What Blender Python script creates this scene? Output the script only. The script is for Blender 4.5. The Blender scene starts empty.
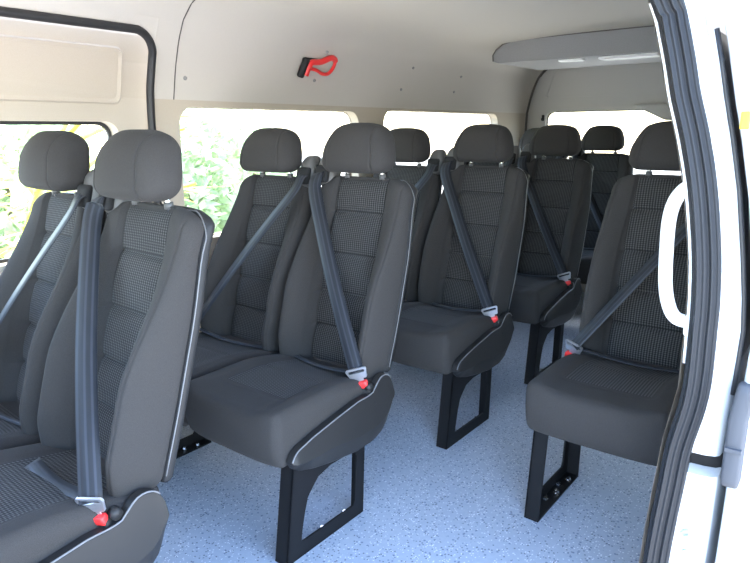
import bpy, bmesh, math, random
from mathutils import Vector, Matrix
random.seed(7)
S = bpy.context.scene
COL = S.collection
PI = math.pi

# ------------------------------------------------------------------ materials
def new_mat(name):
    m = bpy.data.materials.new(name); m.use_nodes = True
    nt = m.node_tree
    return m, nt, nt.nodes['Principled BSDF']

def mat(name, col, rough=.6, metal=0, spec=.5, sheen=0, coat=0):
    m, nt, b = new_mat(name)
    b.inputs['Base Color'].default_value = (*col, 1)
    b.inputs['Roughness'].default_value = rough
    b.inputs['Metallic'].default_value = metal
    b.inputs['Specular IOR Level'].default_value = spec
    if sheen:
        b.inputs['Sheen Weight'].default_value = sheen
        b.inputs['Sheen Roughness'].default_value = .5
    if coat: b.inputs['Coat Weight'].default_value = coat
    return m

def nd(nt, t, **kw):
    n = nt.nodes.new(t)
    for k, v in kw.items(): setattr(n, k, v)
    return n

def math_node(nt, op, a, b=None):
    n = nd(nt, 'ShaderNodeMath', operation=op)
    for i, v in enumerate((a, b)):
        if v is None: continue
        if isinstance(v, (int, float)): n.inputs[i].default_value = v
        else: nt.links.new(v, n.inputs[i])
    return n.outputs[0]

def noisy(name, c1, c2, scale, rough=.9, bump=0, sheen=0, spec=.3, detail=3):
    m, nt, b = new_mat(name)
    tc = nd(nt, 'ShaderNodeTexCoord')
    n = nd(nt, 'ShaderNodeTexNoise'); n.inputs['Scale'].default_value = scale; n.inputs['Detail'].default_value = detail
    nt.links.new(tc.outputs['Object'], n.inputs['Vector'])
    r = nd(nt, 'ShaderNodeValToRGB')
    r.color_ramp.elements[0].position = .3; r.color_ramp.elements[1].position = .7
    r.color_ramp.elements[0].color = (*c1, 1); r.color_ramp.elements[1].color = (*c2, 1)
    nt.links.new(n.outputs['Fac'], r.inputs['Fac']); nt.links.new(r.outputs['Color'], b.inputs['Base Color'])
    b.inputs['Roughness'].default_value = rough; b.inputs['Specular IOR Level'].default_value = spec
    if sheen:
        b.inputs['Sheen Weight'].default_value = sheen; b.inputs['Sheen Roughness'].default_value = .45
    if bump:
        bp = nd(nt, 'ShaderNodeBump'); bp.inputs['Strength'].default_value = bump; bp.inputs['Distance'].default_value = .002
        nt.links.new(n.outputs['Fac'], bp.inputs['Height']); nt.links.new(bp.outputs['Normal'], b.inputs['Normal'])
    return m

M = {}
M['fabric'] = noisy('charcoal fabric', (.028, .0262, .0255), (.049, .046, .0447), 900, .95, .25, .03, .12)

def insert_mat():
    m, nt, b = new_mat('checked insert fabric')
    tc = nd(nt, 'ShaderNodeTexCoord'); sp = nd(nt, 'ShaderNodeSeparateXYZ')
    nt.links.new(tc.outputs['Object'], sp.inputs[0])
    zy = math_node(nt, 'ADD', sp.outputs['Z'], sp.outputs['Y'])
    a = math_node(nt, 'SINE', math_node(nt, 'MULTIPLY', sp.outputs['X'], 2*PI/.0088))
    c = math_node(nt, 'SINE', math_node(nt, 'MULTIPLY', zy, 2*PI/.0078))
    v = math_node(nt, 'ADD', math_node(nt, 'MULTIPLY', a, .55), math_node(nt, 'MULTIPLY', c, .45))
    n = nd(nt, 'ShaderNodeTexNoise'); n.inputs['Scale'].default_value = 500
    nt.links.new(tc.outputs['Object'], n.inputs['Vector'])
    v = math_node(nt, 'ADD', v, math_node(nt, 'MULTIPLY', n.outputs['Fac'], .5))
    r = nd(nt, 'ShaderNodeValToRGB')
    r.color_ramp.elements[0].position = .1; r.color_ramp.elements[1].position = .75
    r.color_ramp.elements[0].color = (.015, .0148, .0152, 1); r.color_ramp.elements[1].color = (.078, .075, .074, 1)
    nt.links.new(v, r.inputs['Fac']); nt.links.new(r.outputs['Color'], b.inputs['Base Color'])
    bp = nd(nt, 'ShaderNodeBump'); bp.inputs['Strength'].default_value = .35; bp.inputs['Distance'].default_value = .002
    nt.links.new(v, bp.inputs['Height']); nt.links.new(bp.outputs['Normal'], b.inputs['Normal'])
    b.inputs['Roughness'].default_value = .95; b.inputs['Specular IOR Level'].default_value = .2
    b.inputs['Sheen Weight'].default_value = .03
    return m
M['insert'] = insert_mat()

def belt_mat():
    m, nt, b = new_mat('seat belt webbing')
    uv = nd(nt, 'ShaderNodeUVMap'); sp = nd(nt, 'ShaderNodeSeparateXYZ')
    nt.links.new(uv.outputs[0], sp.inputs[0])
    s = math_node(nt, 'SINE', math_node(nt, 'MULTIPLY', sp.outputs['X'], 2*PI*3))
    r = nd(nt, 'ShaderNodeValToRGB')
    r.color_ramp.elements[0].position = .25; r.color_ramp.elements[1].position = .8
    r.color_ramp.elements[0].color = (.015, .017, .022, 1); r.color_ramp.elements[1].color = (.031, .035, .045, 1)
    nt.links.new(s, r.inputs['Fac']); nt.links.new(r.outputs['Color'], b.inputs['Base Color'])
    b.inputs['Roughness'].default_value = .5; b.inputs['Specular IOR Level'].default_value = .25
    b.inputs['Sheen Weight'].default_value = .05
    return m
M['belt'] = belt_mat()
M['black_plastic'] = mat('black moulded plastic', (.018, .018, .019), .55, spec=.3)
M['cover'] = mat('dark grey moulded plastic', (.018, .0175, .0175), .48, spec=.3)
M['guide'] = mat('grey plastic', (.085, .082, .08), .5)
M['black_metal'] = mat('black powder coated steel', (.008, .008, .009), .55, spec=.18)
M['void'] = mat('matt black', (.008, .008, .009), .9)  # stands in for the dark inside slots
M['chrome'] = mat('bright steel', (.62, .62, .64), .25, 1)
M['tongue'] = mat('brushed steel tongue', (.55, .56, .6), .35, .85)
M['red'] = mat('red plastic', (.75, .03, .03), .35)
M['piping'] = mat('pale grey piping', (.13, .13, .135), .5)
M['rubber'] = mat('grey black rubber', (.020, .021, .024), .6, spec=.22)
M['rubber_black'] = mat('black rubber', (.018, .018, .02), .5)
M['headliner'] = noisy('cream headliner', (.525, .49, .44), (.56, .525, .475), 500, .9, .1)
M['panel'] = noisy('cream moulded panel', (.46, .40, .325), (.48, .42, .345), 300, .75, .05)
M['greypanel'] = noisy('light grey moulded panel', (.50, .49, .475), (.53, .52, .505), 300, .7, .05)
M['unit'] = noisy('grey overhead plastic', (.26, .26, .262), (.285, .285, .29), 200, .6, .03)
M['lens'] = mat('white lamp lens', (.85, .85, .85), .25)
M['seam'] = mat('shadow gap seam', (.10, .09, .08), .8)
M['white_paint'] = mat('white car paint', (.60, .615, .63), .25, coat=.5)
M['white_plastic'] = mat('white plastic', (.80, .81, .82), .35)
M['silver'] = mat('pale trim plastic', (.075, .078, .088), .8, spec=.15)
M['yellow'] = mat('yellow sticker', (.60, .46, .03), .6)
M['side_glass'] = mat('black glass of the body side', (.015, .016, .018), .12)
M['bark'] = noisy('brown bark', (.10, .07, .045), (.2, .15, .1), 30, .9)

def floor_mat():
    m, nt, b = new_mat('speckled blue grey vinyl')
    tc = nd(nt, 'ShaderNodeTexCoord')
    def speck(scale, lo, hi):
        v = nd(nt, 'ShaderNodeTexVoronoi'); v.inputs['Scale'].default_value = scale
        nt.links.new(tc.outputs['Object'], v.inputs['Vector'])
        sp = nd(nt, 'ShaderNodeSeparateColor'); nt.links.new(v.outputs['Color'], sp.inputs[0])
        near = math_node(nt, 'LESS_THAN', v.outputs['Distance'], .34)
        return math_node(nt, 'MULTIPLY', near, math_node(nt, 'GREATER_THAN', sp.outputs[0], lo)), sp
    d, _ = speck(120, .74, 1); l, _ = speck(150, .72, 1); bl, _ = speck(90, .86, 1)
    n = nd(nt, 'ShaderNodeTexNoise'); n.inputs['Scale'].default_value = 60; n.inputs['Detail'].default_value = 5
    nt.links.new(tc.outputs['Object'], n.inputs['Vector'])
    base = nd(nt, 'ShaderNodeMix', data_type='RGBA')
    base.inputs[6].default_value = (.31, .36, .435, 1); base.inputs[7].default_value = (.39, .44, .52, 1)
    nt.links.new(n.outputs['Fac'], base.inputs[0])
    cur = base.outputs[2]
    for f, c in ((d, (.13, .15, .19, 1)), (l, (.66, .69, .73, 1)), (bl, (.16, .2, .28, 1))):
        mx = nd(nt, 'ShaderNodeMix', data_type='RGBA'); nt.links.new(f, mx.inputs[0]); nt.links.new(cur, mx.inputs[6]); mx.inputs[7].default_value = c
        cur = mx.outputs[2]
    nt.links.new(cur, b.inputs['Base Color'])
    b.inputs['Roughness'].default_value = .5; b.inputs['Specular IOR Level'].default_value = .35
    return m
M['floor'] = floor_mat()

def glass_mat(name, tint):
    m = bpy.data.materials.new(name); m.use_nodes = True
    nt = m.node_tree; nt.nodes.clear()
    o = nd(nt, 'ShaderNodeOutputMaterial'); t = nd(nt, 'ShaderNodeBsdfTransparent'); g = nd(nt, 'ShaderNodeBsdfGlossy')
    t.inputs[0].default_value = (*tint, 1); g.inputs['Roughness'].default_value = .02
    f = nd(nt, 'ShaderNodeFresnel'); f.inputs[0].default_value = 1.25
    mx = nd(nt, 'ShaderNodeMixShader'); nt.links.new(f.outputs[0], mx.inputs[0]); nt.links.new(t.outputs[0], mx.inputs[1]); nt.links.new(g.outputs[0], mx.inputs[2])
    nt.links.new(mx.outputs[0], o.inputs[0])
    return m
M['glass'] = glass_mat('clear window glass', (.92, .95, .93)); M['tint'] = glass_mat('tinted window glass', (.55, .58, .56)); M['dark_glass'] = glass_mat('dark window glass', (.12, .13, .14))

def leaf_mat(name, c1, c2):
    m, nt, b = new_mat(name)
    oi = nd(nt, 'ShaderNodeTexCoord'); n = nd(nt, 'ShaderNodeTexNoise'); n.inputs['Scale'].default_value = 6
    nt.links.new(oi.outputs['Object'], n.inputs['Vector'])
    r = nd(nt, 'ShaderNodeValToRGB'); r.color_ramp.elements[0].position = .35; r.color_ramp.elements[1].position = .65
    r.color_ramp.elements[0].color = (*c1, 1); r.color_ramp.elements[1].color = (*c2, 1)
    nt.links.new(n.outputs['Fac'], r.inputs['Fac']); nt.links.new(r.outputs['Color'], b.inputs['Base Color'])
    b.inputs['Roughness'].default_value = .5
    tr = nd(nt, 'ShaderNodeBsdfTranslucent'); nt.links.new(r.outputs['Color'], tr.inputs[0])
    mx = nd(nt, 'ShaderNodeMixShader'); mx.inputs[0].default_value = .4
    nt.links.new(b.outputs[0], mx.inputs[1]); nt.links.new(tr.outputs[0], mx.inputs[2])
    nt.links.new(mx.outputs[0], nt.nodes['Material Output'].inputs[0])
    return m
M['leaf'] = leaf_mat('pale green leaves', (.42, .54, .30), (.70, .76, .60))  # bleached green: outdoor overexposure is put into the leaf colour
M['leaf2'] = leaf_mat('mid green leaves', (.36, .48, .25), (.64, .72, .52))  # paled likewise, overexposure painted into the green
M['frond'] = leaf_mat('yellow green frond', (.55, .52, .06), (.62, .62, .2))
M['ground'] = noisy('pale gravel', (.36, .34, .31), (.50, .48, .44), 8, .95, .2)

# ------------------------------------------------------------------ mesh helpers
def obj(name, bm, m, parent=None, smooth=True):
    bmesh.ops.recalc_face_normals(bm, faces=bm.faces)
    me = bpy.data.meshes.new(name); bm.to_mesh(me); bm.free()
    for mm in (m if isinstance(m, (list, tuple)) else [m]): me.materials.append(mm)
    if smooth:
        for p in me.polygons: p.use_smooth = True
    o = bpy.data.objects.new(name, me); COL.objects.link(o)
    if parent: o.parent = parent
    return o

def sharp(o, ang=35):
    me = o.data; bm = bmesh.new(); bm.from_mesh(me)
    for e in bm.edges:
        if len(e.link_faces) == 2 and e.calc_face_angle(0) > math.radians(ang): e.smooth = False
    bm.to_mesh(me); bm.free(); return o

def tag(o, label, cat, group=None):
    o['label'] = label; o['category'] = cat
    if group: o['group'] = group
    return o

def empty(name, loc=(0, 0, 0)):
    o = bpy.data.objects.new(name, None); o.location = loc; o.empty_display_size = .1
    COL.objects.link(o); return o

def struct(name, bm, m, parent=None, smooth=False):
    o = obj(name, bm, m, parent, smooth)
    if not parent: o['kind'] = 'structure'
    return o

def roundbox(bm, c, h, r, n=(8, 8, 8), deform=None, matfn=None, plist={}):
    """rounded box: c centre, h half sizes, r edge radius; deform(Vector)->Vector works on coordinates relative to c"""
    c = Vector(c); made = []; faces = []
    inner = [max(a-r, 0) for a in h]
    def params(k, ax=None):
        if ax in plist: return plist[ax]
        # denser near the rim so that the rounding is well sampled
        L = []
        for i in range(k+1):
            t = -1+2*i/k
            L.append(math.copysign(1-(1-abs(t))**1.35, t))
        return L
    for ax in range(3):
        u, v = (ax+1) % 3, (ax+2) % 3
        pu, pv = params(n[u], u), params(n[v], v)
        for sg in (-1, 1):
            grid = []
            for a in pu:
                row = []
                for b in pv:
                    p = [0, 0, 0]; p[ax] = sg*h[ax]; p[u] = a*h[u]; p[v] = b*h[v]
                    q = Vector([max(-inner[i], min(inner[i], p[i])) for i in range(3)])
                    d = Vector(p)-q
                    w = q+d.normalized()*r if d.length > 1e-9 else q
                    row.append((bm.verts.new(w), Vector(p)))
                grid.append(row)
            for i in range(len(pu)-1):
                for j in range(len(pv)-1):
                    vs = [grid[i][j][0], grid[i+1][j][0], grid[i+1][j+1][0], grid[i][j+1][0]]
                    f = bm.faces.new(vs)
                    if matfn:
                        ctr = (grid[i][j][1]+grid[i+1][j+1][1])/2
                        f.material_index = matfn(ctr, ax, sg)
            made += [g[0] for row in grid for g in row]
    bmesh.ops.remove_doubles(bm, verts=made, dist=1e-5)
    made = [v for v in made if v.is_valid]
    for v in made:
        w = v.co.copy()
        if deform: w = deform(w)
        v.co = c+w
    return made

def box(bm, lo, hi, bev=0):
    lo, hi = Vector(lo), Vector(hi)
    g = bmesh.ops.create_cube(bm, size=1)
    for v in g['verts']:
        v.co = Vector([lo[i]+(v.co[i]+.5)*(hi[i]-lo[i]) for i in range(3)])
    if bev:
        es = list({e for v in g['verts'] for e in v.link_edges})
        bmesh.ops.bevel(bm, geom=es, offset=bev, segments=2, affect='EDGES', profile=.5)

def tube(bm, pts, rad, seg=10, caps=True, closed=False, flat=None):
    pts = [Vector(p) for p in pts]; rings = []
    n = len(pts); ref = None
    for i, p in enumerate(pts):
        if closed: t = pts[(i+1) % n]-pts[i-1]
        else: t = pts[min(i+1, n-1)]-pts[max(i-1, 0)]
        t.normalize()
        if ref is None: ref = Vector((0, 0, 1)) if abs(t.z) < .9 else Vector((1, 0, 0))
        a = (ref-t*ref.dot(t)).normalized(); b = t.cross(a); ref = a
        r = rad[i] if isinstance(rad, (list, tuple)) else rad
        rings.append([bm.verts.new(p+a*(math.cos(2*PI*k/seg)*r)+b*(math.sin(2*PI*k/seg)*r)) for k in range(seg)])
    m = n if closed else n-1
    for i in range(m):
        A, B = rings[i], rings[(i+1) % n]
        for k in range(seg): bm.faces.new([A[k], A[(k+1) % seg], B[(k+1) % seg], B[k]])
    if caps and not closed:
        bm.faces.new(rings[0][::-1]); bm.faces.new(rings[-1])

def spline(pts, k=6):
    """Catmull-Rom through the points"""
    P = [Vector(p) for p in pts]; out = []
    for i in range(len(P)-1):
        a, b, c, d = P[max(i-1, 0)], P[i], P[i+1], P[min(i+2, len(P)-1)]
        for j in range(k):
            t = j/k
            out.append(.5*((2*b)+(c-a)*t+(2*a-5*b+4*c-d)*t*t+(3*b-a-3*c+d)*t**3))
    out.append(P[-1]); return out

def ribbon(bm, pts, wdirs, width, thick=.0016):
    """webbing: flat strip along pts, wdirs = direction(s) across the strip; uv.x runs across"""
    uvl = bm.loops.layers.uv.verify()
    n = len(pts); rings = []
    for i, p in enumerate(pts):
        p = Vector(p); t = (Vector(pts[min(i+1, n-1)])-Vector(pts[max(i-1, 0)])).normalized()
        w = Vector(wdirs[i] if isinstance(wdirs, list) else wdirs); w = (w-t*w.dot(t)).normalized(); nn = t.cross(w)
        rings.append([bm.verts.new(p+w*(a*width/2)+nn*(b*thick/2)) for a, b in ((-1, -1), (1, -1), (1, 1), (-1, 1))])
    us = [0, 1, 1, 0]
    for i in range(n-1):
        for k in range(4):
            k2 = (k+1) % 4
            f = bm.faces.new([rings[i][k], rings[i][k2], rings[i+1][k2], rings[i+1][k]])
            for l, (u, v) in zip(f.loops, ((us[k], i), (us[k2], i), (us[k2], i+1), (us[k], i+1))): l[uvl].uv = (u, v)
    bm.faces.new(rings[0]); bm.faces.new(rings[-1])

def rrect(x0, x1, y0, y1, r, k=6):
    out = []
    for cx, cy, a0 in ((x1-r, y1-r, 0), (x0+r, y1-r, 90), (x0+r, y0+r, 180), (x1-r, y0+r, 270)):
        for i in range(k+1):
            a = math.radians(a0+90*i/k); out.append((cx+r*math.cos(a), cy+r*math.sin(a)))
    return out

def holed(bm, outline, holes, to3):
    """flat panel with holes, mapped into space by to3(u, v)"""
    edges = []
    for loop in [outline]+holes:
        vs = [bm.verts.new((u, v, 0)) for u, v in loop]
        edges += [bm.edges.new((vs[i], vs[(i+1) % len(vs)])) for i in range(len(vs))]
    bmesh.ops.triangle_fill(bm, use_beauty=True, use_dissolve=False, edges=edges)
    for v in bm.verts: v.co = Vector(to3(v.co.x, v.co.y))

def ring(bm, outer, inner, to3, depth):
    """frame between two outlines with equal counts, depth along to3's offset"""
    n = len(outer)
    L = [[bm.verts.new(to3(u, v, d)) for u, v in loop] for loop, d in ((outer, 0), (outer, depth), (inner, depth), (inner, 0))]
    for a in range(4):
        A, B = L[a], L[(a+1) % 4]
        for i in range(n): bm.faces.new([A[i], A[(i+1) % n], B[(i+1) % n], B[i]])

def prism(bm, poly, x0, x1, bev=0):
    """polygon in (y, z) extruded along x"""
    a = [bm.verts.new((x0, y, z)) for y, z in poly]; b = [bm.verts.new((x1, y, z)) for y, z in poly]
    fa = bm.faces.new(a); fb = bm.faces.new(b[::-1]); n = len(poly); side = []
    for i in range(n): bm.faces.new([a[i], b[i], b[(i+1) % n], a[(i+1) % n]])
    if bev:
        es = list(fa.edges)+list(fb.edges)
        bmesh.ops.bevel(bm, geom=es, offset=bev, segments=3, affect='EDGES', profile=.6)

# ------------------------------------------------------------------ passenger seat
# seat frame: origin on the floor under the middle of the seat, front towards -Y, up +Z, s = +1: aisle side on +X
def sm(t): t = max(0, min(1, t)); return t*t*(3-2*t)
def g(x, w): return math.exp(-(x/w)**2)
def yback(z): return -.10+.28*(z-.5)
SEAMS = (.935, .795, .665, .552)
ZB, ZT = .43, 1.056

def half_insert(z): return .124

def back_front(x, z):
    """offset of the front face of the backrest from the lean plane (negative = forward)"""
    ax = abs(x); hi = half_insert(z)
    bol = .012+.062*1.35*sm((1.0-z)/.34)*(.62+.38*sm((z-.40)/.14))
    t = (ax-hi)/(.215-hi)
    if t > 0:
        prof = math.sin(PI*min(1, .06+t*.62))**.8 if t < .7 else math.sin(PI*(.06+.7*.62))**.8*(1-.35*((t-.7)/.3)**2)
        return .010-(bol+.004)*prof+.0035*g(ax-.190, .0022)
    d = .022+.008*g(ax-hi, .006)
    for zs in SEAMS: d += .007*g(z-zs, .006)
    edges = [ZT+.02]+list(SEAMS)+[ZB]
    for i in range(len(edges)-1):
        if edges[i+1] <= z <= edges[i]:
            u = (z-edges[i+1])/(edges[i]-edges[i+1]); d -= .008*math.sin(PI*u)*(1-.3*(ax/hi)**2)
    return d

def width_at(z):
    w = .975-.03*sm((.62-z)/.2)
    return w*(1-.085*sm((z-.78)/.26))
XL = sorted([-1, -.985, -.955, -.80, -.74, -.68, -.63, .63, .68, .74,   .80, .84, .868, .878, .884, .890, .902, .925, .955, .985, 1]+[-k for k in (.868, .878, .884, .890, .902, .925, .84)]+[k*(.124+e)/.215 for k in (-1, 1) for e in (-.008, -.004, 0, .004, .008)]+[i*.1 for i in range(-5, 6)])
_h = (1.056-.43)/2; _c = (1.056+.43)/2
ZL = sorted({-1, -.985, -.965, -.94, 1, .985, .965, .94}|{round((z+e-_c)/_h, 4) for z in (.935, .795, .665, .552) for e in (-.014, -.007, -.003, 0, .003, .007, .014)}|{round((z0+(z1-z0)*i/8-_c)/_h, 4) for z0, z1 in ((.949, 1.03), (.809, .921), (.679, .781), (.566, .651), (.45, .538)) for i in range(9)})

HX = sorted([k*v for k in (-1, 1) for v in (.1, .2, .3, .4, .5, .58, .64, .665, .676, .686, .696, .707, .73, .77, .81, .85, .89, .92, .95, .975, .99, 1)]+[0])
def drop(x, z): return .030*max(0, (abs(x)-.11)/.10)**2.2*sm((z-.93)/.12)
def make_seat(s):
    root = empty('passenger_seat')
    X = lambda v: Vector((v.x*s, v.y, v.z))
    # --- backrest: bolsters and checked insert
    hz = (ZT-ZB)/2; cz = (ZT+ZB)/2
    def dfm(p):
        z = cz+p.z; k = (p.y+.034)/.068          # 0 = front, 1 = back
        y = yback(z)+.022+p.y
        if p.y < 0:
            wgt = sm(-p.y/.034)
            y += wgt*(back_front(p.x, z)+.012-.0)
        return X(Vector((p.x*width_at(z), y, z-drop(p.x, z))))
    def mf(c, ax, sg): return 1 if (ax == 1 and sg < 0 and abs(c.x) < half_insert(cz+c.z) and c.z < hz-.012) else 0
    bm = bmesh.new(); roundbox(bm, (0, 0, 0), (.215, .034, hz), .030, (56, 8, 110), dfm, mf, {0: XL, 2: ZL})
    back = obj('backrest', bm, [M['fabric'], M['insert']], root)
    # piping along the rear edge of the fabric, over the shoulders
    pts = []
    def outline(k, zt):
        L = []
        for i in range(16): L.append((k*1.0, ZB+.03+(zt-.06-ZB-.03)*i/15))
        return L
    zt = ZT-.002; path = [(.2155*width_at(z), z) for z in [ZB+.03+i*(zt-.05-ZB-.03)/15 for i in range(16)]]
    xr = path[-1][0]
    for i in range(1, 9):
        a = i/8*PI/2; path.append((xr-.05+.05*math.cos(a), zt-.05+.05*math.sin(a)))
    full = path+[(-x, z) for x, z in path[::-1]]
    pp = [X(Vector((x, yback(z)+.0505, z-drop(x/width_at(z), z)))) for x, z in full]
    bm = bmesh.new(); tube(bm, pp, .0016, 8); obj('piping', bm, M['piping'], back)
    # --- moulded back shell
    def dsh(p):
        z = cz+p.z; return X(Vector((p.x*width_at(z), yback(z)+.064+p.y, z-drop(p.x, z))))
    bm = bmesh.new(); roundbox(bm, (0, 0, 0), (.210, .016, hz-.004), .015, (10, 4, 24), dsh)
    obj('back_shell', bm, M['black_plastic'], root)
    # --- headrest
    def dhr(p):
        t = p.z/.081
        w = 1.0-.135*sm((t+.45)/1.45)-.02*sm((-t-.7)/.3)
        # crown dips towards the corners, front gently bowed
        z = p.z-.026*(abs(p.x)/.13)**2.6*sm((t+.4)/1.4)
        fr_ = sm((.06-p.y)/.12)
        y = p.y+.018*(p.x/.13)**2*fr_+.014*sm((t-.1)/.9)*fr_
        y += fr_*.004*g(abs(p.x)-.094, .0022)
        return X(Vector((p.x*w, y+.012*t, z)))
    bm = bmesh.new(); roundbox(bm, (-.004*s, .044, 1.153), (.137, .060, .081), .040, (30, 16, 24), dhr, None, {0: HX})
    hr = obj('headrest', bm, M['fabric'], root)
    for q in (-1, 1):
        bm = bmesh.new(); tube(bm, [(q*.075*s, .080, 1.03), (q*.075*s, .072, 1.10)], .0065, 12)
        p = obj('headrest_post', bm, M['chrome'], root)
        bm = bmesh.new(); tube(bm, [(q*.075*s, .078, 1.050), (q*.075*s, .077, 1.066)], .011, 14)
        obj('collar', bm, M['guide'], p)
    # --- seat cushion with checked insert
    hy, hzc = .245, .075
    def insert_zone(x, y): return abs(x) < .128 and y > -.455 and y < -.13 
    def dcu(p):
        y = -.320+p.y; t = max(0, min(1, (p.z+hzc)/(2*hzc)))
        # underside rises to the rear, top nearly level and a little dished
        zt_ = .462-.030*sm((y+.34)/.25)+.004*math.sin((y+.56)*6)
        zb_ = .308+.055*sm((y+.50)/.25)
        z = zb_+(zt_-zb_)*t
        if t > .5:
            wgt = sm((t-.6)/.4)
            z += wgt*(.012*sm((abs(p.x)-.10)/.07)*(1-sm((abs(p.x)-.185)/.03)))
            z -= wgt*.003*g(abs(p.x)-.133, .006)*(1 if y > -.46 else 0)
            z -= wgt*.003*g(y+.462, .007)*(1 if abs(p.x) < .135 else 0)
            z -= wgt*.003*g(y+.30, .008)*(1 if abs(p.x) < .13 else 0)
        f = sm((-p.y-.20)/.045)
        yy = y+f*(.012*(1-t)**1.5 - .012*math.sin(PI*t)-.012 + .020*(abs(p.x)/.213)**4)
        return X(Vector((p.x*(1-.02*(1-t)), yy, z)))
    def mfc(c, ax, sg): return 1 if (ax == 2 and sg > 0 and insert_zone(c.x, -.32+c.y)) else 0
    bm = bmesh.new(); roundbox(bm, (0, 0, 0), (.210, hy, hzc), .022, (60, 64, 12), dcu, mfc)
    obj('seat_cushion', bm, [M['fabric'], M['insert']], root)
    # --- steel seat frame under the cushion
    bm = bmesh.new()
    box(bm, (-.19, -.50, .315), (.19, -.455, .345)); box(bm, (-.19, -.20, .325), (.19, -.155, .375)); box(bm, (-.19, -.50, .318), (-.16, -.16, .345)); box(bm, (.16, -.50, .318), (.19, -.16, .345))
    obj('seat_frame', bm, M['black_metal'], root, False)
    # --- pedestal: folded steel channel with a cut-out side plate
    bm = bmesh.new(); xo, xi, th = .197*s, .150*s, .006
    top0, top1 = -.498, -.175
    def py(z, f): return (-.541+.043*z/.31) if f else (-.195+.016*z/.31)
    # side plate with hole (polygon in y, z)
    outer = []
    N = 10
    corners = [(py(0, 1), 0), (py(0, 0), 0), (py(.33, 0), .33), (py(.33, 1), .33)]
    per = []
    for a, b in zip(corners, corners[1:]+corners[:1]):
        for i in range(N): per.append((a[0]+(b[0]-a[0])*i/N, a[1]+(b[1]-a[1])*i/N))
    hole = []
    hp = [(-.478, .045), (-.245, .045), (-.235, .06), (-.222, .215), (-.235, .235), (-.345, .235), (-.40, .222), (-.445, .18), (-.462, .13), (-.478, .06)]
    d = []; tot = 0
    for i in range(len(hp)):
        a, b = hp[i], hp[(i+1) % len(hp)]; l = math.hypot(b[0]-a[0], b[1]-a[1]); d.append((tot, l, a, b)); tot += l
    n = len(per)
    # start the hole loop at the corner matching the outer loop's first corner
    for i in range(n):
        q = tot*i/n
        for (st, l, a, b) in d:
            if st <= q <= st+l+1e-9:
                t = (q-st)/l; hole.append((a[0]+(b[0]-a[0])*t, a[1]+(b[1]-a[1])*t)); break
    # match by angle round the hole centre to avoid twisted quads
    cy_, cz_ = -.355, .145
    ang = lambda p: math.atan2(p[1]-cz_, p[0]-cy_)
    def hit(th_):
        # ray from the hole centre to the hole outline
        dx, dz = math.cos(th_), math.sin(th_); best = None
        for (st, l, a, b) in d:
            ex, ez = b[0]-a[0], b[1]-a[1]; den = dx*ez-dz*ex
            if abs(den) < 1e-12: continue
            t = ((a[0]-cy_)*ez-(a[1]-cz_)*ex)/den; u = ((a[0]-cy_)*dz-(a[1]-cz_)*dx)/den
            if t > 0 and -1e-9 <= u <= 1+1e-9 and (best is None or t < best): best = t
        return (cy_+dx*best, cz_+dz*best)
    hole = [hit(ang(p)) for p in per]
    ring(bm, per, hole, lambda u, v, dd: Vector((xo-dd*s, u, v)), th)
    def quadbox(P, Q, t):  # flange between two (y, z) points across x, thickness t in y
        a = [(xo, P[0], P[1]), (xi, P[0], P[1]), (xi, Q[0], Q[1]), (xo, Q[0], Q[1])]
        vs = [bm.verts.new(v) for v in a]+[bm.verts.new((v[0], v[1]+t[0], v[2]+t[1])) for v in a]
        for f in ((0, 1, 2, 3), (4, 5, 6, 7), (0, 1, 5, 4), (1, 2, 6, 5), (2, 3, 7, 6), (3, 0, 4, 7)): bm.faces.new([vs[i] for i in f])
    quadbox((py(0, 1), 0), (py(.33, 1), .33), (.006, 0)); quadbox((py(0, 0), 0), (py(.33, 0), .33), (-.006, 0)); quadbox((py(0, 1), .0), (py(0, 0), .0), (0, .006))
    ped = obj('pedestal', bm, M['black_metal'], root, False)
    for (bx, by) in ((.182, -.30), (.165, -.355), (.182, -.41), (.165, -.25)):
        bm = bmesh.new(); tube(bm, [(bx*s, by, .005), (bx*s, by, .010)], .010, 16); tube(bm, [(bx*s, by, .010), (bx*s, by, .018)], .0075, 6)
        obj('bolt', bm, M['chrome'], ped, False)
    # --- moulded hinge cover on the aisle side
    if s > 0:
        up = [(-.538, .338), (-.530, .352), (-.515, .364), (-.459, .380), (-.361, .399), (-.256, .417), (-.205, .418), (-.182, .424), (-.166, .444), (-.150, .458), (-.130, .463), (-.110, .458), (-.095, .445), (-.084, .422), (-.080, .395)]
        lo = [(-.538, .330), (-.528, .312), (-.500, .292), (-.440, .274), (-.366, .260), (-.25, .245), (-.175, .248), (-.130, .264), (-.105, .290), (-.090, .330), (-.080, .385)]
        def at(L, y):
            for (a, b), (c, d) in zip(L, L[1:]):
                if y <= c: return b+(d-b)*(y-a)/(c-a)
            return L[-1][1]
        ys = [-.538+.458*(.5-.5*math.cos(PI*i/44)) for i in range(45)]
        bm = bmesh.new(); colm = []
        for y in ys:
            zt, zb = at(up, y), at(lo, y); h = zt-zb
            zr = zb+min(.062, h*.45)
            e = min(1, h/.05)
            colm.append([bm.verts.new((X_, y, z)) for X_, z in ((.212, zt), (.232, zt), (.2355, zt-.004*e), (.2355+.009*e, zr+.002*e), (.2355+.009*e, zr-.002*e), (.226, zb+.006*e), (.219, zb), (.212, zb))])
        for A, B in zip(colm, colm[1:]):
            for i in range(8): bm.faces.new([A[i], A[(i+1) % 8], B[(i+1) % 8], B[i]])
        bm.faces.new(colm[0]); bm.faces.new(colm[-1])
        cv = sharp(obj('hinge_cover', bm, M['cover'], root), 22)
        bm = bmesh.new(); tube(bm, [(.2345, y, at(up, y)) for y in ys if y < -.09], .0022, 8); obj('edge_highlight', bm, M['piping'], cv)  # pale tube paints the highlight along the cover's black edge
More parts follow.
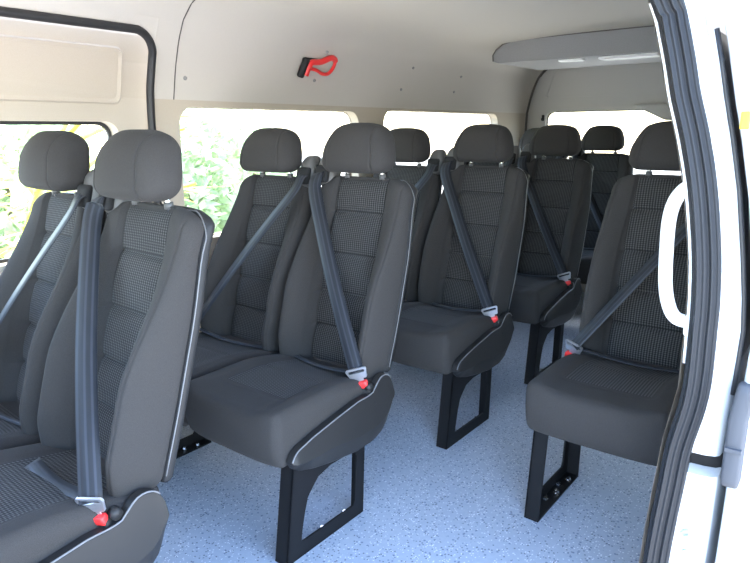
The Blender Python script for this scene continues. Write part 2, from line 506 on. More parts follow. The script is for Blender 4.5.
        bm = bmesh.new(); tube(bm, [(.233, -.192, .440), (.214, -.192, .440)], .013, 14); obj('pivot', bm, M['cover'], cv)
    # --- belt guide on the inner shoulder
    gx = -.170
    def dgu(p):
        return X(Vector((gx+p.x*(1-.25*sm((p.z-.0)/.055)), .090+p.y+.25*p.z, 1.075+p.z)))
    bm = bmesh.new(); roundbox(bm, (0, 0, 0), (.041, .036, .058), .030, (12, 10, 14), dgu)
    gd = obj('belt_guide', bm, M['guide'], root)
    bm = bmesh.new(); roundbox(bm, (0, 0, 0), (.031, .010, .030), .009, (6, 4, 6), lambda p: X(Vector((gx+p.x, .049+p.y+.25*p.z, 1.062+p.z))))
    obj('slot', bm, M['void'], gd)
    return root

def add_belt(root, s, end=(.192, -.212, .486), lap_end=(-.195, -.128, .452), lapw=.014, bk=None, wd=None, top=(-.175, .030, 1.058), mid=None):
    """shoulder belt, tongue, buckle and lap belt of one seat"""
    X = lambda p: Vector((p[0]*s, p[1], p[2]))
    e = Vector(end)
    pts = [(top[0], top[1]+.022, top[2]+.012), top, (top[0]+.012, top[1]-.028, top[2]-.05)]
    p3 = Vector((top[0]+.012, top[1]-.028, top[2]-.05))
    for t in (.25, .5, .75, 1):
        q = p3.lerp(e, t); q.y -= .012*math.sin(PI*t); pts.append(q)
    if mid:
        pts[4] = Vector(mid)
    sp = spline([X(p) for p in pts], 5)
    bm = bmesh.new(); k_ = len(sp)-1; ribbon(bm, sp, [Vector(wd) if wd and (s < 0 or i > 6) else Vector((.95, .15+.40*min(1, 2.5*i/k_), .30)) if s > 0 else Vector((-.90, .30, .28)) for i in range(k_+1)], .048)
    belt = obj('seat_belt', bm, M['belt'], root)
    # tongue: pressed steel plate with a slot the webbing runs through; local frame u across, v up, w thickness
    low = Vector(bk or (.216, -.180, .385))
    vv = (e-low).normalized()
    uu = Vector((.90, .42, .22)) if s > 0 else Vector((.95, .2, .2)); uu = (uu-vv*uu.dot(vv)).normalized(); ww = uu.cross(vv)
    def place(u, v, w): return X(e+uu*u+vv*v+ww*w)
    bm = bmesh.new()
    ring(bm, rrect(-.034, .034, -.022, .014, .007), rrect(-.027, .027, -.002, .008, .004), lambda u, v, d: place(u*(1 if v > -.01 else .82), v, -.003+d), .006)
    tg = obj('tongue', bm, M['tongue'], belt, False)
    bm = bmesh.new()
    roundbox(bm, (0, 0, 0), (.013, .002, .012), .0019, (2, 2, 2), lambda p: place(p.x, -.028+p.z, p.y))
    obj('tongue_blade', bm, M['tongue'], belt, False)
    bm = bmesh.new(); roundbox(bm, (0, 0, 0), (.022, .012, .040), .005, (6, 4, 6), lambda p: place(p.x, -.080+p.z, p.y))
    bu = obj('buckle', bm, M['black_plastic'], root)
    bm = bmesh.new(); roundbox(bm, (0, 0, 0), (.0215, .0095, .011), .003, (4, 3, 3), lambda p: place(p.x, -.042+p.z, p.y+.0040))
    obj('release_button', bm, M['red'], bu)
    # lap belt lying in the crease
    L = Vector(lap_end); a = e+Vector((-.012, .012, -.006))
    pts = [X(a.lerp(L, t)+Vector((0, -.012*math.sin(PI*t), -.012*math.sin(PI*t)))) for t in (0, .25, .5, .75, 1)]
    bm = bmesh.new(); sp = spline(pts, 4); ribbon(bm, sp, [Vector((.1*s, .95, .35))]*len(sp), lapw)
    obj('lap_belt', bm, M['belt'], root)
    return root

protoR, protoL = make_seat(1), make_seat(-1)
def copy_tree(o, parent=None):
    c = o.copy(); COL.objects.link(c)
    if parent: c.parent = parent
    for ch in list(o.children): copy_tree(ch, c)
    return c

XW = -.440; YA, YC, YD, YE = -.807, .861, 1.657, 2.60
XA = -.008; YA = -.812
GRP = 'passenger seats in rows'
used = set()
def seat(s, x, y, label, **kw):
    pr = protoR if s > 0 else protoL
    if s in used: r = copy_tree(pr)
    else: r = pr; used.add(s)
    return r, (s, x, y, label, kw)
PEND = []
def plan(*a, **k): PEND.append(seat(*a, **k))
plan(1, XA-.004, YA-.008, 'charcoal passenger seat nearest the camera, its dark belt hanging straight down to the bottom edge', end=(.203, -.231, .474), lap_end=(-.085, -.242, .462), lapw=.047, bk=(.203, -.196, .36), wd=(.60, .75, .12))
plan(-1, XW-.022, YA+.012, 'charcoal window seat in the nearest row, cut off by the left edge')
plan(1, XA, 0, 'charcoal aisle seat in the middle of the photo, with the largest full cushion')
plan(-1, XW, 0, 'charcoal window seat with a pale belt, left of the middle aisle seat')
plan(1, XA, YC, 'charcoal aisle seat directly behind the middle aisle seat, its cut-out black leg fully visible')
plan(-1, XW, YC, 'charcoal window seat whose headrest peeks out right behind the middle aisle seat')
plan(1, XA, YD, 'charcoal aisle seat third back along the aisle, right in front of the last row')
plan(-1, XW, YD, 'charcoal window seat hidden behind the aisle seat with the fully visible leg')
plan(1, -.073, YE, 'charcoal last-row seat before the rear window, right of the third aisle seat')
plan(-1, -.525, YE, 'charcoal seat of the last row in the left rear corner, only its headrest top showing')
plan(-1, .817, .632, 'charcoal single seat at right across the aisle, partly behind the white grab handle', wd=(-.72, .62, .25))
for r, (s, x, y, label, kw) in PEND:
    r.location = (x, y, 0)
    if y < -.5: r.rotation_euler.z = math.radians(-3.5)
    r.scale.z = .984 if y < -.5 else .99 if x < -.3 else 1
    tag(r, label, 'seat', GRP)
    add_belt(r, s, **kw)

# ------------------------------------------------------------------ bus shell
CX = .14
PROF = [(0, -.83), (.70, -.815), (.78, -.812), (1.33, -.80), (1.45, -.772), (1.54, -.74), (1.605, -.705), (1.655, -.65), (1.69, -.575), (1.708, -.47), (1.718, -.30), (1.724, -.1), (1.726, .14)]
def px_(z):
    for (z0, x0), (z1, x1) in zip(PROF, PROF[1:]):
        if z <= z1: return x0+(x1-x0)*(z-z0)/(z1-z0)
    return CX
YR = 3.02          # headliner ends, tailgate begins
YF = -2.3
# floor
bm = bmesh.new(); box(bm, (-.85, YF, -.03), (1.075, 3.12, 0)); struct('floor', bm, M['floor'])
# headliner: one arched shell, cut away for the doors in front of y = -.2
def arch(pts, y0, y1, bm, ny=8):
    rows = [[bm.verts.new((x, y0+(y1-y0)*j/ny, z)) for x, z in pts] for j in range(ny+1)]
    for A, B in zip(rows, rows[1:]):
        for i in range(len(pts)-1): bm.faces.new([A[i], A[i+1], B[i+1], B[i]])
half = [(x, z) for z, x in PROF if z >= 1.33]
full = half+[(2*CX-x, z) for x, z in half[::-1][1:]]
sp = [(p.x, p.z) for p in spline([(x, 0, z) for x, z in full], 4)]
bm = bmesh.new()
arch(sp, -.2, YR, bm)
arch([p for p in sp if p[1] >= 1.55 or p[0] > .5 and p[1] > 1.50], YF, -.2, bm)
bmesh.ops.remove_doubles(bm, verts=bm.verts, dist=1e-4)
ceil = struct('ceiling', bm, M['headliner'], smooth=True)
def wallp(y, z, off=0): return Vector((px_(z)+off, y, z))
for (y, z) in ((-.055, 1.41), (.70, 1.565), (.66, 1.44), (1.42, 1.545), (1.36, 1.43), (1.95, 1.53), (1.92, 1.44)):
    bm = bmesh.new(); p = wallp(y, z); nrm = Vector((1, 0, -.45)).normalized()
    tube(bm, [p-nrm*.002, p+nrm*.004], .0075, 12); obj('trim_clip', bm, M['unit'], ceil)
# joint line in the lining behind the left door
bm = bmesh.new(); tube(bm, [wallp(-.10+.02*(1.56-z)*0, z, .0) for z in [1.33+i*.025 for i in range(15)]], .0022, 6)
obj('joint', bm, M['seam'], ceil)
# ledge under the lining above the windows
# far wall with two window openings
W2 = (-.080, 1.02, .775, 1.306, .07); W3 = (1.235, 2.575, .79, 1.318, .07)
bm = bmesh.new()
holed(bm, [(-.2, 0), (YR, 0), (YR, 1.33), (-.2, 1.33)], [rrect(*W2), rrect(*W3)], lambda u, v: (px_(v), u, v))
struct('wall_left', bm, M['panel'])
def window(nm, W, x_of, sgn, frame=.022, m='rubber_black', gm='glass'):
    y0, y1, z0, z1, r = W
    fr = bmesh.new()
    ring(fr, rrect(y0-.004, y1+.004, z0-.004, z1+.004, r), rrect(y0+frame, y1-frame, z0+frame, z1-frame, max(r-frame*.6, .01)), lambda u, v, d: Vector((x_of(v)-sgn*(.050+d), u, v)), .012)
    f = struct(nm, fr, M[m])
    gl = bmesh.new(); vs = [gl.verts.new((x_of(v)-sgn*.056, u, v)) for u, v in rrect(y0+.01, y1-.01, z0+.01, z1-.01, r)]; gl.faces.new(vs)
    obj('pane', gl, M[gm], f, False)
    rv = bmesh.new(); L = rrect(y0, y1, z0, z1, r); n = len(L)
    A = [rv.verts.new((x_of(v), u, v)) for u, v in L]; B = [rv.verts.new((x_of(v)-sgn*.052, u, v)) for u, v in L]
    for i in range(n): rv.faces.new([A[i], A[(i+1) % n], B[(i+1) % n], B[i]])
    obj('reveal', rv, M['panel'], f, True)
    return f
window('window_1', W2, px_, 1, .004, 'panel', 'tint')  # pale frames, here and below: glare on the window edges put into the colour
window('window_2', W3, px_, 1, .004, 'panel', 'tint')
# far-side door: recessed panel with window and embossed upper panel, black seal round its opening
DX = -.022
zs = [0, .3, .6, .78, 1.0, 1.26, 1.33, 1.45, 1.54, 1.585]
def dpx(z): return px_(min(z, 1.56))+DX - .3*max(0, z-1.56)
WD1 = (-1.9, -.325, .79, 1.247, .05)
bm = bmesh.new()
holed(bm, [(YF, 0), (-.19, 0), (-.19, 1.33), (YF, 1.33)], [rrect(*WD1)], lambda u, v: (dpx(v), u, v))
arch([(dpx(z), z) for z in (1.33, 1.38, 1.45, 1.5, 1.54, 1.585)], YF, -.19, bm, 1)
d1 = struct('door_1', bm, M['panel'])
bm = bmesh.new()
e = rrect(-1.9, -.305, 1.305, 1.50, .03)
vs0 = [bm.verts.new((dpx(v)-.002, u, v)) for u, v in e]; e1 = rrect(-1.892, -.313, 1.312, 1.492, .026); vs1 = [bm.verts.new((dpx(v)+.009, u, v)) for u, v in e1]
e2 = rrect(-1.88, -.325, 1.324, 1.48, .02); vs2 = [bm.verts.new((dpx(v)+.004, u, v)) for u, v in e2]
for A, B in ((vs0, vs1), (vs1, vs2)):
    for i in range(len(A)): bm.faces.new([A[i], A[(i+1) % len(A)], B[(i+1) % len(A)], B[i]])
bm.faces.new(vs2)
obj('upper_panel', bm, M['panel'], d1, False)
window('window_3', WD1, dpx, 1, .012)
bm = bmesh.new()
pts = [wallp(-.205, z, .004) for z in (0, .4, .8, 1.1, 1.25, 1.35, 1.42, 1.47)]
for a in range(15, 100, 15):
    a = math.radians(a); z = 1.47+.085*math.sin(a); pts.append(Vector((px_(z)+.006, -.205-.085*(1-math.cos(a)), z)))
bm = bmesh.new(); L = [(-.200, 1.47)]+[(-.205-.085*(1-math.cos(math.radians(a))), 1.47+.085*math.sin(math.radians(a))) for a in range(0, 91, 10)]+[(-.29, 1.60), (-.200, 1.60)]
bm.faces.new([bm.verts.new((px_(z)+.001, y, z)) for y, z in L]); obj('corner_fillet', bm, M['headliner'], ceil, False)
z = 1.555
pts += [Vector((px_(z)+.006, y, z)) for y in (-.4, -.8, -1.4, -2.2)]
bm = bmesh.new(); tube(bm, spline(pts, 3), .0145, 12)
struct('trim_1', bm, M['rubber_black'], smooth=True)
# heater duct / lower side box along far wall is hidden by the seats; rear wall (tailgate)
def arch_x(z): return px_(z)
YT = 3.06
ARCH = [p for p in sp]
poly = [(arch_x(z), z) for z in (0, .4, .8, 1.2)]+ARCH+[(2*CX-arch_x(z), z) for z in (1.2, .8, .4, 0)]
WR = (-.655, .935, .76, 1.338, .06)
def rear3(u, v, d=0): return Vector((u, YT-d+.10*max(0, 1.34-v)*0, v))
bm = bmesh.new(); holed(bm, poly, [rrect(*WR)], lambda u, v: rear3(u, v))
wb = struct('wall_back', bm, M['greypanel'])
bm = bmesh.new()
ins = lambda f: [(CX+(x-CX)*f, 1.44+(z-1.44)*f) for x, z in [(-.66, 1.455), (-.645, 1.44), (.925, 1.44), (.94, 1.455), (.885, 1.60), (.83, 1.655), (.70, 1.675), (-.42, 1.675), (-.55, 1.655), (-.61, 1.60)]]
A = [bm.verts.new(rear3(u, v, -.001)) for u, v in ins(1.0)]; B = [bm.verts.new(rear3(u, v, .010)) for u, v in ins(.985)]
for i in range(len(A)): bm.faces.new([A[i], A[(i+1) % len(A)], B[(i+1) % len(A)], B[i]])
bm.faces.new(B); obj('upper_panel', bm, M['greypanel'], wb, False)
# brake light housing above the rear window
bm = bmesh.new(); roundbox(bm, (0, 0, 0), (.21, .030, .055), .012, (8, 4, 6), lambda p: Vector((.30+p.x*(1+.55*(p.z/.055)), YT-.030+p.y, 1.318+p.z)))
obj('brake_light_housing', bm, M['greypanel'], wb)
# window of the tailgate
fr = bmesh.new(); x0, x1, z0, z1, r = WR
ring(fr, rrect(x0-.004, x1+.004, z0-.004, z1+.004, r), rrect(x0+.006, x1-.006, z0+.006, z1-.006, r-.006), lambda u, v, d: Vector((u, YT+.03+d, v)), .012)
wr = struct('window_4', fr, M['rubber_black'])
gl = bmesh.new(); gl.faces.new([gl.verts.new((u, YT+.036, v)) for u, v in rrect(x0, x1, z0, z1, r)]); obj('pane', gl, M['tint'], wr, False)
rv = bmesh.new(); L = rrect(*WR); A = [rv.verts.new((u, YT, v)) for u, v in L]; B = [rv.verts.new((u, YT+.032, v)) for u, v in L]
for i in range(len(L)): rv.faces.new([A[i], A[(i+1) % len(L)], B[(i+1) % len(L)], B[i]])
obj('reveal', rv, M['panel'], wr)
# unseen front end: bulkhead round the windscreen, added to dim the cabin
fp = [(arch_x(z), z) for z in (0, .4, .8, 1.2, 1.33, 1.45, 1.54, 1.605, 1.655, 1.69, 1.708)]
fp = fp+[(CX, 1.726)]+[(2*CX-x, z) for x, z in fp[::-1]]
WF = (-.62, .90, .80, 1.50, .10)
bm = bmesh.new(); holed(bm, fp, [rrect(*WF)], lambda u, v: (u, YF, v)); struct('wall_front', bm, M['greypanel'])
fr = bmesh.new(); x0, x1, z0, z1, r = WF
ring(fr, rrect(x0-.004, x1+.004, z0-.004, z1+.004, r), rrect(x0+.02, x1-.02, z0+.02, z1-.02, r-.012), lambda u, v, d: Vector((u, YF-.02+d, v)), .03)
wf = struct('window_6', fr, M['rubber_black'])
gl = bmesh.new(); gl.faces.new([gl.verts.new((u, YF-.005, v)) for u, v in rrect(x0, x1, z0, z1, r)]); obj('pane', gl, M['glass'], wf, False)
# gap between lining and tailgate, its shade painted as a dark tube
bm = bmesh.new(); tube(bm, [(x+.004*(1 if x < CX else -1), YR+.012, z-.006*(1 if z > 1.6 else 0)) for x, z in poly], .010, 8); struct('trim_2', bm, M['seam'], smooth=True)
bm = bmesh.new()
for sg in (1,):
    L = poly; A = [bm.verts.new((x, YR, z)) for x, z in L]; B = [bm.verts.new((x, YT, z)) for x, z in L]
    for i in range(len(L)-1): bm.faces.new([A[i], A[i+1], B[i+1], B[i]])
struct('trim_3', bm, M['greypanel'], smooth=True)
# coat hook beside the rear window
bm = bmesh.new(); roundbox(bm, (-.672, YT-.008, 1.295), (.009, .008, .022), .004, (3, 3, 4)); tube(bm, spline([(-.672, YT-.012, 1.285), (-.672, YT-.03, 1.278), (-.672, YT-.036, 1.292)], 4), .004, 8)
tag(obj('coat_hook', bm, M['black_plastic']), 'small black hook on the cream pillar at the left edge of the rear window', 'hook')

# near-side wall behind the door opening
def nx_(z):
    P = [(0, 1.035), (.30, 1.050), (.43, 1.060), (.53, 1.068), (.66, 1.088), (.80, 1.088), (.87, 1.086), (.96, 1.078), (1.085, 1.058), (1.185, 1.034), (1.264, 1.010), (1.33, .994), (1.396, .976), (1.46, .955)]
    for (z0, a), (z1, b) in zip(P, P[1:]):
        if z <= z1: return a+(b-a)*(z-z0)/(z1-z0)
    return P[-1][1]
NZ = [0, .15, .30, .43, .53, .66, .80, .87, .96, 1.085, 1.185, 1.264, 1.33, 1.396, 1.46]
WN = (.35, 2.6, .80, 1.27, .06)
def inx(z, y):
    # inner lining follows the door frame at its front edge and the body arch behind
    k = sm((y+.2)/.5); return nx_(z)-.006+(min(2*CX-px_(z), nx_(z)+.03)-.012-nx_(z))*k*.3
bm = bmesh.new()
holed(bm, [(-.2+.02*i, 0) for i in range(0, 1)]+[(YR, 0), (YR, 1.46)]+[(-.2, z) for z in NZ[::-1][:-1]], [rrect(*WN)], lambda u, v: (nx_(v)-.006, u, v))
bmesh.ops.subdivide_edges(bm, edges=bm.edges, cuts=1)
struct('wall_right', bm, M['panel'])
bm = bmesh.new(); a = [(nx_(1.46)-.006, 1.46), (.93, 1.56), (2*CX-px_(1.60), 1.60)]
arch([(nx_(1.46)-.006, 1.455), (.965, 1.50), (.975, 1.55)], -.2, YR, bm, 2)
struct('trim_4', bm, M['panel'], smooth=True)
window('window_5', WN, lambda z: nx_(z)-.006, -1, .006, 'rubber_black', 'dark_glass')

# ---- door opening on the near side: ribbed rubber seal round the frame
seal = [(nx_(z)+.004, -.20, z) for z in [-.02]+NZ[1:-1]]
top = Vector((nx_(1.43)+.004, -.20, 1.43))
seal += [top, (.948, -.225, 1.485), (.935, -.29, 1.515), (.93, -.40, 1.525), (.93, -.9, 1.525), (.93, -1.6, 1.525)]
path = spline(seal, 5)
prof = []  # (across, out towards the opening): three ribs and a soft bulb
K = 36
for i in range(K+1):
    u = i/K; h = .010+.012*math.sin(PI*u)**.6+.0035*math.cos(2*PI*u*4)*(1 if .12 < u < .9 else .3)+.012*g(u-.30, .14)
    prof.append((u*.053, h))
bm = bmesh.new(); rings_ = []
for i, p in enumerate(path):
    t = (path[min(i+1, len(path)-1)]-path[max(i-1, 0)]).normalized()
    f = Vector((0, -1, 0)) if i < 1 else None
    # across: outwards (+X); out: perpendicular, towards the opening
    ac = Vector((1, 0, 0)); ac = (ac-t*ac.dot(t)).normalized(); ou = t.cross(ac).normalized()
    ref = Vector((0, -1, -.2)) if p.z < 1.47 else Vector((0, -.4, -1))
    if ou.dot(ref) < 0: ou = -ou
    rings_.append([bm.verts.new(p+ac*a+ou*b) for a, b in prof]+[bm.verts.new(p+ac*.053-ou*.004), bm.verts.new(p-ou*.004)])
for A, B in zip(rings_, rings_[1:]):
    n = len(A)
    for i in range(n): bm.faces.new([A[i], A[(i+1) % n], B[(i+1) % n], B[i]])
struct('trim_5', bm, M['rubber'], smooth=True)
# pale edge of the inner trim beside the seal
bm = bmesh.new(); tube(bm, [(p.x-.004, p.y+.004-.006, p.z) for p in path if .7 < p.z < 1.46], .0035, 8); struct('trim_6', bm, M['white_plastic'], smooth=True)

# ---- white body pillar: door jamb turning into the outer side panel
def jx(z):   # outer corner of the jamb
    P = [(0, 1.165), (.30, 1.175), (.52, 1.178), (.70, 1.182), (.79, 1.186), (.89, 1.177), (1.07, 1.150), (1.185, 1.125), (1.26, 1.106), (1.37, 1.081), (1.46, 1.055)]
    for (z0, a), (z1, b) in zip(P, P[1:]):
        if z <= z1: return a+(b-a)*(z-z0)/(z1-z0)
    return P[-1][1]
zz = [-.25, -.1, 0, .1, .2, .3, .38, .44, .467, .475, .512, .520, .545, .6, .66, .72, .80, .87, .96, 1.085, 1.185, 1.264, 1.33, 1.396, 1.46, 1.56, 1.7]
bm = bmesh.new(); rows = []
for z in zz:
    n_ = nx_(z)+.05; j = jx(z) - (.25*(z-1.46) if z > 1.46 else 0)
    lip = .010*g(z-.545, .03)                        # pressed lip over the door rail
    slot = .035 if .472 < z < .516 else 0            # the rail's slot
    pr_ = [(n_-.03, -.196), (n_+.006, -.198-lip+slot), ((n_+j)/2, -.196-lip+slot), (j-.010, -.190-lip+slot), (j-.002, -.180-lip+slot), (j, -.165+slot*.5), (j, -.05), (j, .6), (j, 3.1)]
    rows.append([bm.verts.new((x, y, z)) for x, y in pr_])
for A, B in zip(rows, rows[1:]):
    for i in range(len(A)-1):
        zc = (A[0].co.z+B[0].co.z)/2
        f = bm.faces.new([A[i], A[i+1], B[i+1], B[i]])
        if .474 < zc < .514 and i < 5: f.material_index = 1  # shade inside the rail slot painted black
        if .72 < zc < 1.40 and i >= 5: f.material_index = 2
pil = struct('trim_7', bm, [M['white_paint'], M['void'], M['side_glass']], smooth=True); sharp(pil, 40)
bm = bmesh.new(); tube(bm, [(jx(z)+.002, -.172, z) for z in zz if .62 < z < 1.40], .0055, 8); obj('edge_rubber', bm, M['rubber_black'], pil)
bm = bmesh.new(); tube(bm, [(1.138, -.1975, .315), (1.138, -.207, .315)], .017, 20); tube(bm, [(1.138, -.207, .315), (1.138, -.214, .315)], .010, 6); tube(bm, [(1.138, -.1975, .270), (1.138, -.203, .270)], .011, 16)
tag(obj('door_striker', bm, M['tongue'], None, False), 'round white latch bolt at the foot of the white door pillar, lower right', 'latch')

# ---- grab handle on the inside of the pillar
hp = [(1.080, -.19, 1.094), (1.056, -.195, 1.088), (1.038, -.197, 1.062), (1.030, -.198, 1.02), (1.031, -.198, .95), (1.036, -.198, .88), (1.048, -.198, .834), (1.064, -.196, .812), (1.090, -.19, .806)]
q = spline(hp, 6); bm = bmesh.new(); tube(bm, q, [.0142 for i in range(len(q))], 16)
hd = obj('grab_handle', bm, M['white_plastic']); tag(hd, 'white D-shaped grab handle on the door pillar in front of the single seat', 'handle')
for z, x in ((1.100, 1.062), (.800, 1.090)):
    bm = bmesh.new(); roundbox(bm, (x+.004, -.190, z), (.014, .016, .024), .008, (4, 4, 6)); obj('mounting_cap', bm, M['white_plastic'], hd)

# ---- open sliding door standing outside the body
def sx(z): return jx(min(z, 1.46))+.021-(.25*(z-1.46) if z > 1.46 else 0)
bm = bmesh.new(); rows = []
ZS = [-.22, -.05, .1, .3, .5, .65, .79, .89, 1.0, 1.07, 1.185, 1.26, 1.37, 1.46, 1.54]
for z in ZS:
    a = sx(z); L = [(a, 1.05), (a, -.200), (a+.008, -.212), (a+.036, -.216), (a+.046, -.205), (a+.050, -.18), (a+.050, 1.05)]
    rows.append([bm.verts.new((x, y, z)) for x, y in L])
for A, B in zip(rows, rows[1:]):
    for i in range(len(A)): bm.faces.new([A[i], A[(i+1) % len(A)], B[(i+1) % len(A)], B[i]])
bm.faces.new(rows[0]); bm.faces.new(rows[-1])
d2 = sharp(struct('door_2', bm, M['white_paint'], smooth=True), 50)
bm = bmesh.new()
L = rrect(-.10, .95, .83, 1.40, .06); A = [bm.verts.new((sx(v)+.0505, u, v)) for u, v in L]; B = [bm.verts.new((sx(v)+.053, u, v)) for u, v in L]
for i in range(len(L)): bm.faces.new([A[i], A[(i+1) % len(L)], B[(i+1) % len(L)], B[i]])
bm.faces.new(B); obj('door_window', bm, mat('dark tinted glass', (.02, .025, .03), .08), d2, False)
bm = bmesh.new(); roundbox(bm, (1.205, -.215, .590), (.018, .020, .115), .010, (4, 4, 8), lambda p: Vector((p.x+.008*sm((p.z-.04)/.06), p.y, p.z))); obj('carriage_bracket', bm, M['silver'], d2)
bm = bmesh.new(); box(bm, (1.190, -.242, .560), (1.220, -.212, .568)); obj('bracket_rib', bm, M['silver'], d2, False)
bm = bmesh.new(); box(bm, (sx(1.215)+.004, -.2205, 1.205), (sx(1.215)+.020, -.208, 1.238), .002); obj('yellow_tag', bm, M['yellow'], d2, False)

# ------------------------------------------------------------------ overhead unit, hammer
UY = 2.0
ul = [(-.553, 1.610), (-.556, 1.645), (-.535, 1.675), (-.49, 1.703), (-.435, 1.716), (-.30, 1.722), (-.05, 1.724)]
ul = ul+[(2*CX-x, z) for x, z in ul[::-1]]
ub = [(.80, 1.598), (-.52, 1.598)]
shape = ul+ub
root = empty('overhead_air_duct', (CX, UY, 1.58)); tag(root, 'grey rounded air conditioning unit across the ceiling in front of the tailgate', 'air conditioner')
loc = Vector((CX, UY, 1.58))
bm = bmesh.new(); rows = []
for dy, k in ((.006, .985), (0, .992), (-.004, .998), (.0, 1.0), (.02, 1.0), (.55, 1.0)):
    pass
for y, k in ((UY+.004, .980), (UY, .990), (UY+.006, 1.0), (UY+.60, 1.0)):
    rows.append([bm.verts.new(Vector((CX+(x-CX)*k, y, 1.66+(z-1.66)*k))-loc) for x, z in shape])
for A, B in zip(rows, rows[1:]):
    for i in range(len(A)): bm.faces.new([A[i], A[(i+1) % len(A)], B[(i+1) % len(A)], B[i]])
bm.faces.new(rows[0]); bm.faces.new(rows[-1])
sharp(obj('housing', bm, M['unit'], root), 30)
bm = bmesh.new(); roundbox(bm, Vector((.215, UY+.11, 1.594))-loc, (.155, .05, .012), .010, (10, 6, 4)); obj('lamp_lens', bm, M['lens'], root)
bm = bmesh.new(); roundbox(bm, Vector((-.10, UY+.09, 1.595))-loc, (.07, .03, .010), .008, (6, 5, 4)); obj('air_vent', bm, M['lens'], root)
bm = bmesh.new(); tube(bm, [Vector((x*.997, UY-.001, z+.0))-loc for x, z in ul], .004, 6); obj('edge_seal', bm, M['seam'], root)

# emergency hammer
hx = -.737
root = empty('emergency_hammer', (hx, .66, 1.50)); tag(root, 'red and black emergency hammer fixed to the lining above the left windows', 'hammer')
def hw(y, z, o):
    y = .56+(y-.56)*.84-.012; z = 1.487+(z-1.5)*.88
    return Vector((px_(z)+.010+o*.8-hx, y-.66, z-1.50))
bm = bmesh.new(); tube(bm, spline([hw(.575, 1.545, .02), hw(.557, 1.50, .022), hw(.548, 1.452, .02)], 5), [.010]+[.0165]*9+[.011], 12); obj('head', bm, M['black_plastic'], root)
bm = bmesh.new(); roundbox(bm, (0, 0, 0), (.010, .055, .014), .005, (4, 6, 4), lambda p: hw(.615+p.y, 1.535+p.z, .004+p.x)); obj('bracket', bm, M['black_plastic'], root)
bm = bmesh.new()
loop = [hw(.575, 1.462, .034), hw(.583, 1.50, .036), hw(.60, 1.525, .036), hw(.67, 1.533, .036), hw(.735, 1.556, .036), hw(.775, 1.552, .036), hw(.782, 1.525, .036), hw(.765, 1.495, .036), hw(.74, 1.478, .034), hw(.70, 1.478, .032), hw(.65, 1.492, .032), hw(.60, 1.497, .032)]
lp = spline(loop, 5); tube(bm, lp, [.0135 if i < 28 else .008+.003*math.sin(i) *0 for i in range(len(lp))], 12); obj('handle', bm, M['red'], root)

# ------------------------------------------------------------------ outside
bm = bmesh.new(); box(bm, (-40, -40, -.80), (40, 40, -.70)); struct('ground', bm, M['ground'])
def shrub(name, loc, rad, n, m, label, cat, stem=True, leaf=.09, seed=1, group=None):
    rnd = random.Random(seed); r = empty(name, loc); tag(r, label, cat, group)
    bm = bmesh.new()
    for _ in range(n):
        d = Vector((rnd.gauss(0, 1), rnd.gauss(0, 1), rnd.gauss(0, 1))).normalized(); k = rnd.random()**.35
        p = Vector((d.x*rad[0]*k, d.y*rad[1]*k, rad[2]*(1+d.z*k)+.15)); p.z = max(p.z, .05)
        u = Vector((rnd.gauss(0, 1), rnd.gauss(0, 1), rnd.gauss(0, 1))).normalized(); v = u.orthogonal().normalized()
        a, b = leaf*rnd.uniform(.6, 1.3), leaf*.42
        bm.faces.new([bm.verts.new(p+u*a), bm.verts.new(p+v*b), bm.verts.new(p-u*a), bm.verts.new(p-v*b)])
    obj('foliage', bm, m, r, False)
    bm = bmesh.new()
    for i in range(5):
        a = rnd.uniform(0, 6.28); tube(bm, spline([(0.05*math.cos(a), .05*math.sin(a), -.02), (.2*rad[0]*math.cos(a), .2*rad[1]*math.sin(a), .5*rad[2]), (.55*rad[0]*math.cos(a), .55*rad[1]*math.sin(a), 1.3*rad[2])], 4), .03, 6)
    obj('stem', bm, M['bark'], r)
    return r
G = -.70
shrub('garden_shrub', (-5.2, 3.4, G), (1.1, 1.3, 1.08), 5200, M['leaf'], 'pale green bush outside the window left of the middle seats', 'shrub', seed=1)
shrub('garden_shrub', (-4.6, .55, G), (1.0, 1.1, 1.15), 5200, M['leaf2'], 'pale green bush outside the front left window', 'shrub', seed=2)
rnd = random.Random(11)
pr = empty('palm_plant', (-2.15, -.38, G)); tag(pr, 'palm with long yellow green stalks outside the front left window', 'palm')
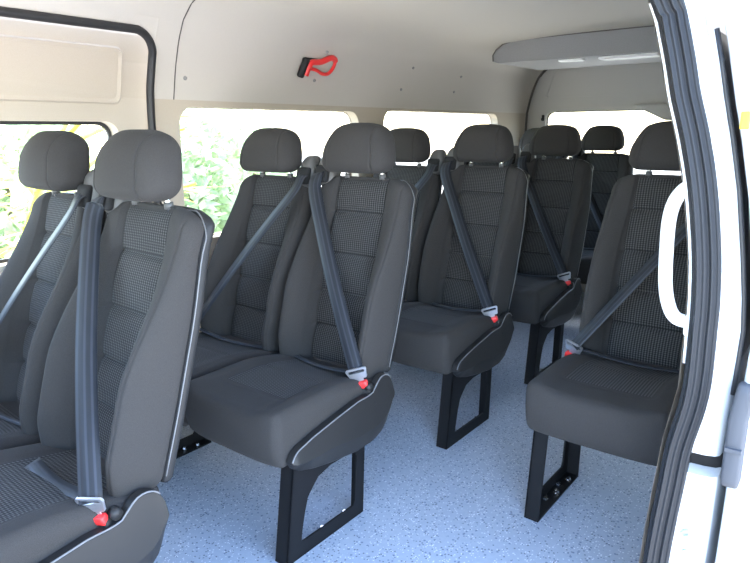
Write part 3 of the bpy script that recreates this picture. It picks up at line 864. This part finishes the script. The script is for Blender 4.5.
for i in range(9):
    a = rnd.uniform(-.6, 1.4)+(PI if i % 3 == 0 else 0); L_ = rnd.uniform(1.5, 2.1)
    pts = spline([(0, 0, 0), (.12*math.cos(a), .12*math.sin(a), .9), (.5*math.cos(a), .5*math.sin(a), 1.7*L_/1.8), (1.1*math.cos(a), 1.1*math.sin(a), 1.95*L_/1.8)], 6)
    bm = bmesh.new(); tube(bm, pts, [.022-.016*k/len(pts) for k in range(len(pts))], 6)
    for k in range(6, len(pts)-1):
        t = (pts[k+1]-pts[k]).normalized(); sd = t.cross(Vector((0, 0, 1))).normalized()
        for q in (-1, 1):
            tip = pts[k]+sd*(q*.30)+t*.22-Vector((0, 0, .08)); w = t*.015
            bm.faces.new([bm.verts.new(pts[k]-w), bm.verts.new(pts[k]+w), bm.verts.new(tip)])
    obj('frond', bm, M['frond'], pr, False)

# ------------------------------------------------------------------ light
sun = bpy.data.lights.new('sun', 'SUN'); sun.energy = 13; sun.angle = math.radians(.6); sun.color = (1, .93, .82)
so = bpy.data.objects.new('sun', sun); COL.objects.link(so)
el, az = math.radians(58), Vector((-.22, .97, 0)).normalized()   # towards the sun
d = Vector((az.x*math.cos(el), az.y*math.cos(el), math.sin(el)))
so.rotation_euler = d.to_track_quat('Z', 'Y').to_euler()
w = bpy.data.worlds.new('sky'); S.world = w; w.use_nodes = True; nt = w.node_tree
bg = nt.nodes['Background']; sky = nd(nt, 'ShaderNodeTexSky', sky_type='NISHITA'); sky.sun_disc = False
sky.sun_elevation = el; sky.sun_rotation = math.atan2(az.x, az.y); sky.air_density = 1.0; sky.dust_density = 1.2; sky.ozone_density = 1.0
nt.links.new(sky.outputs[0], bg.inputs[0]); bg.inputs[1].default_value = 1.0

# ------------------------------------------------------------------ camera
cam = bpy.data.cameras.new('camera'); co = bpy.data.objects.new('camera', cam); COL.objects.link(co)
a, b, r = math.radians(37.9507), math.radians(13.3171), math.radians(-.4108)
fw = Vector((-math.sin(a)*math.cos(b), math.cos(a)*math.cos(b), -math.sin(b))); rt = Vector((math.cos(a), math.sin(a), 0)); up = rt.cross(fw)
r2 = rt*math.cos(r)+up*math.sin(r); u2 = up*math.cos(r)-rt*math.sin(r)
co.matrix_world = Matrix(((r2.x, u2.x, -fw.x, 1.3571), (r2.y, u2.y, -fw.y, -1.6211), (r2.z, u2.z, -fw.z, 1.2063), (0, 0, 0, 1)))
cam.sensor_fit = 'HORIZONTAL'; cam.sensor_width = 36; cam.lens = 634.79*36/750; cam.clip_start = .02
S.camera = co
S.view_settings.view_transform = 'Standard'; S.view_settings.look = 'None'; S.view_settings.exposure = 1.6; S.view_settings.gamma = 1
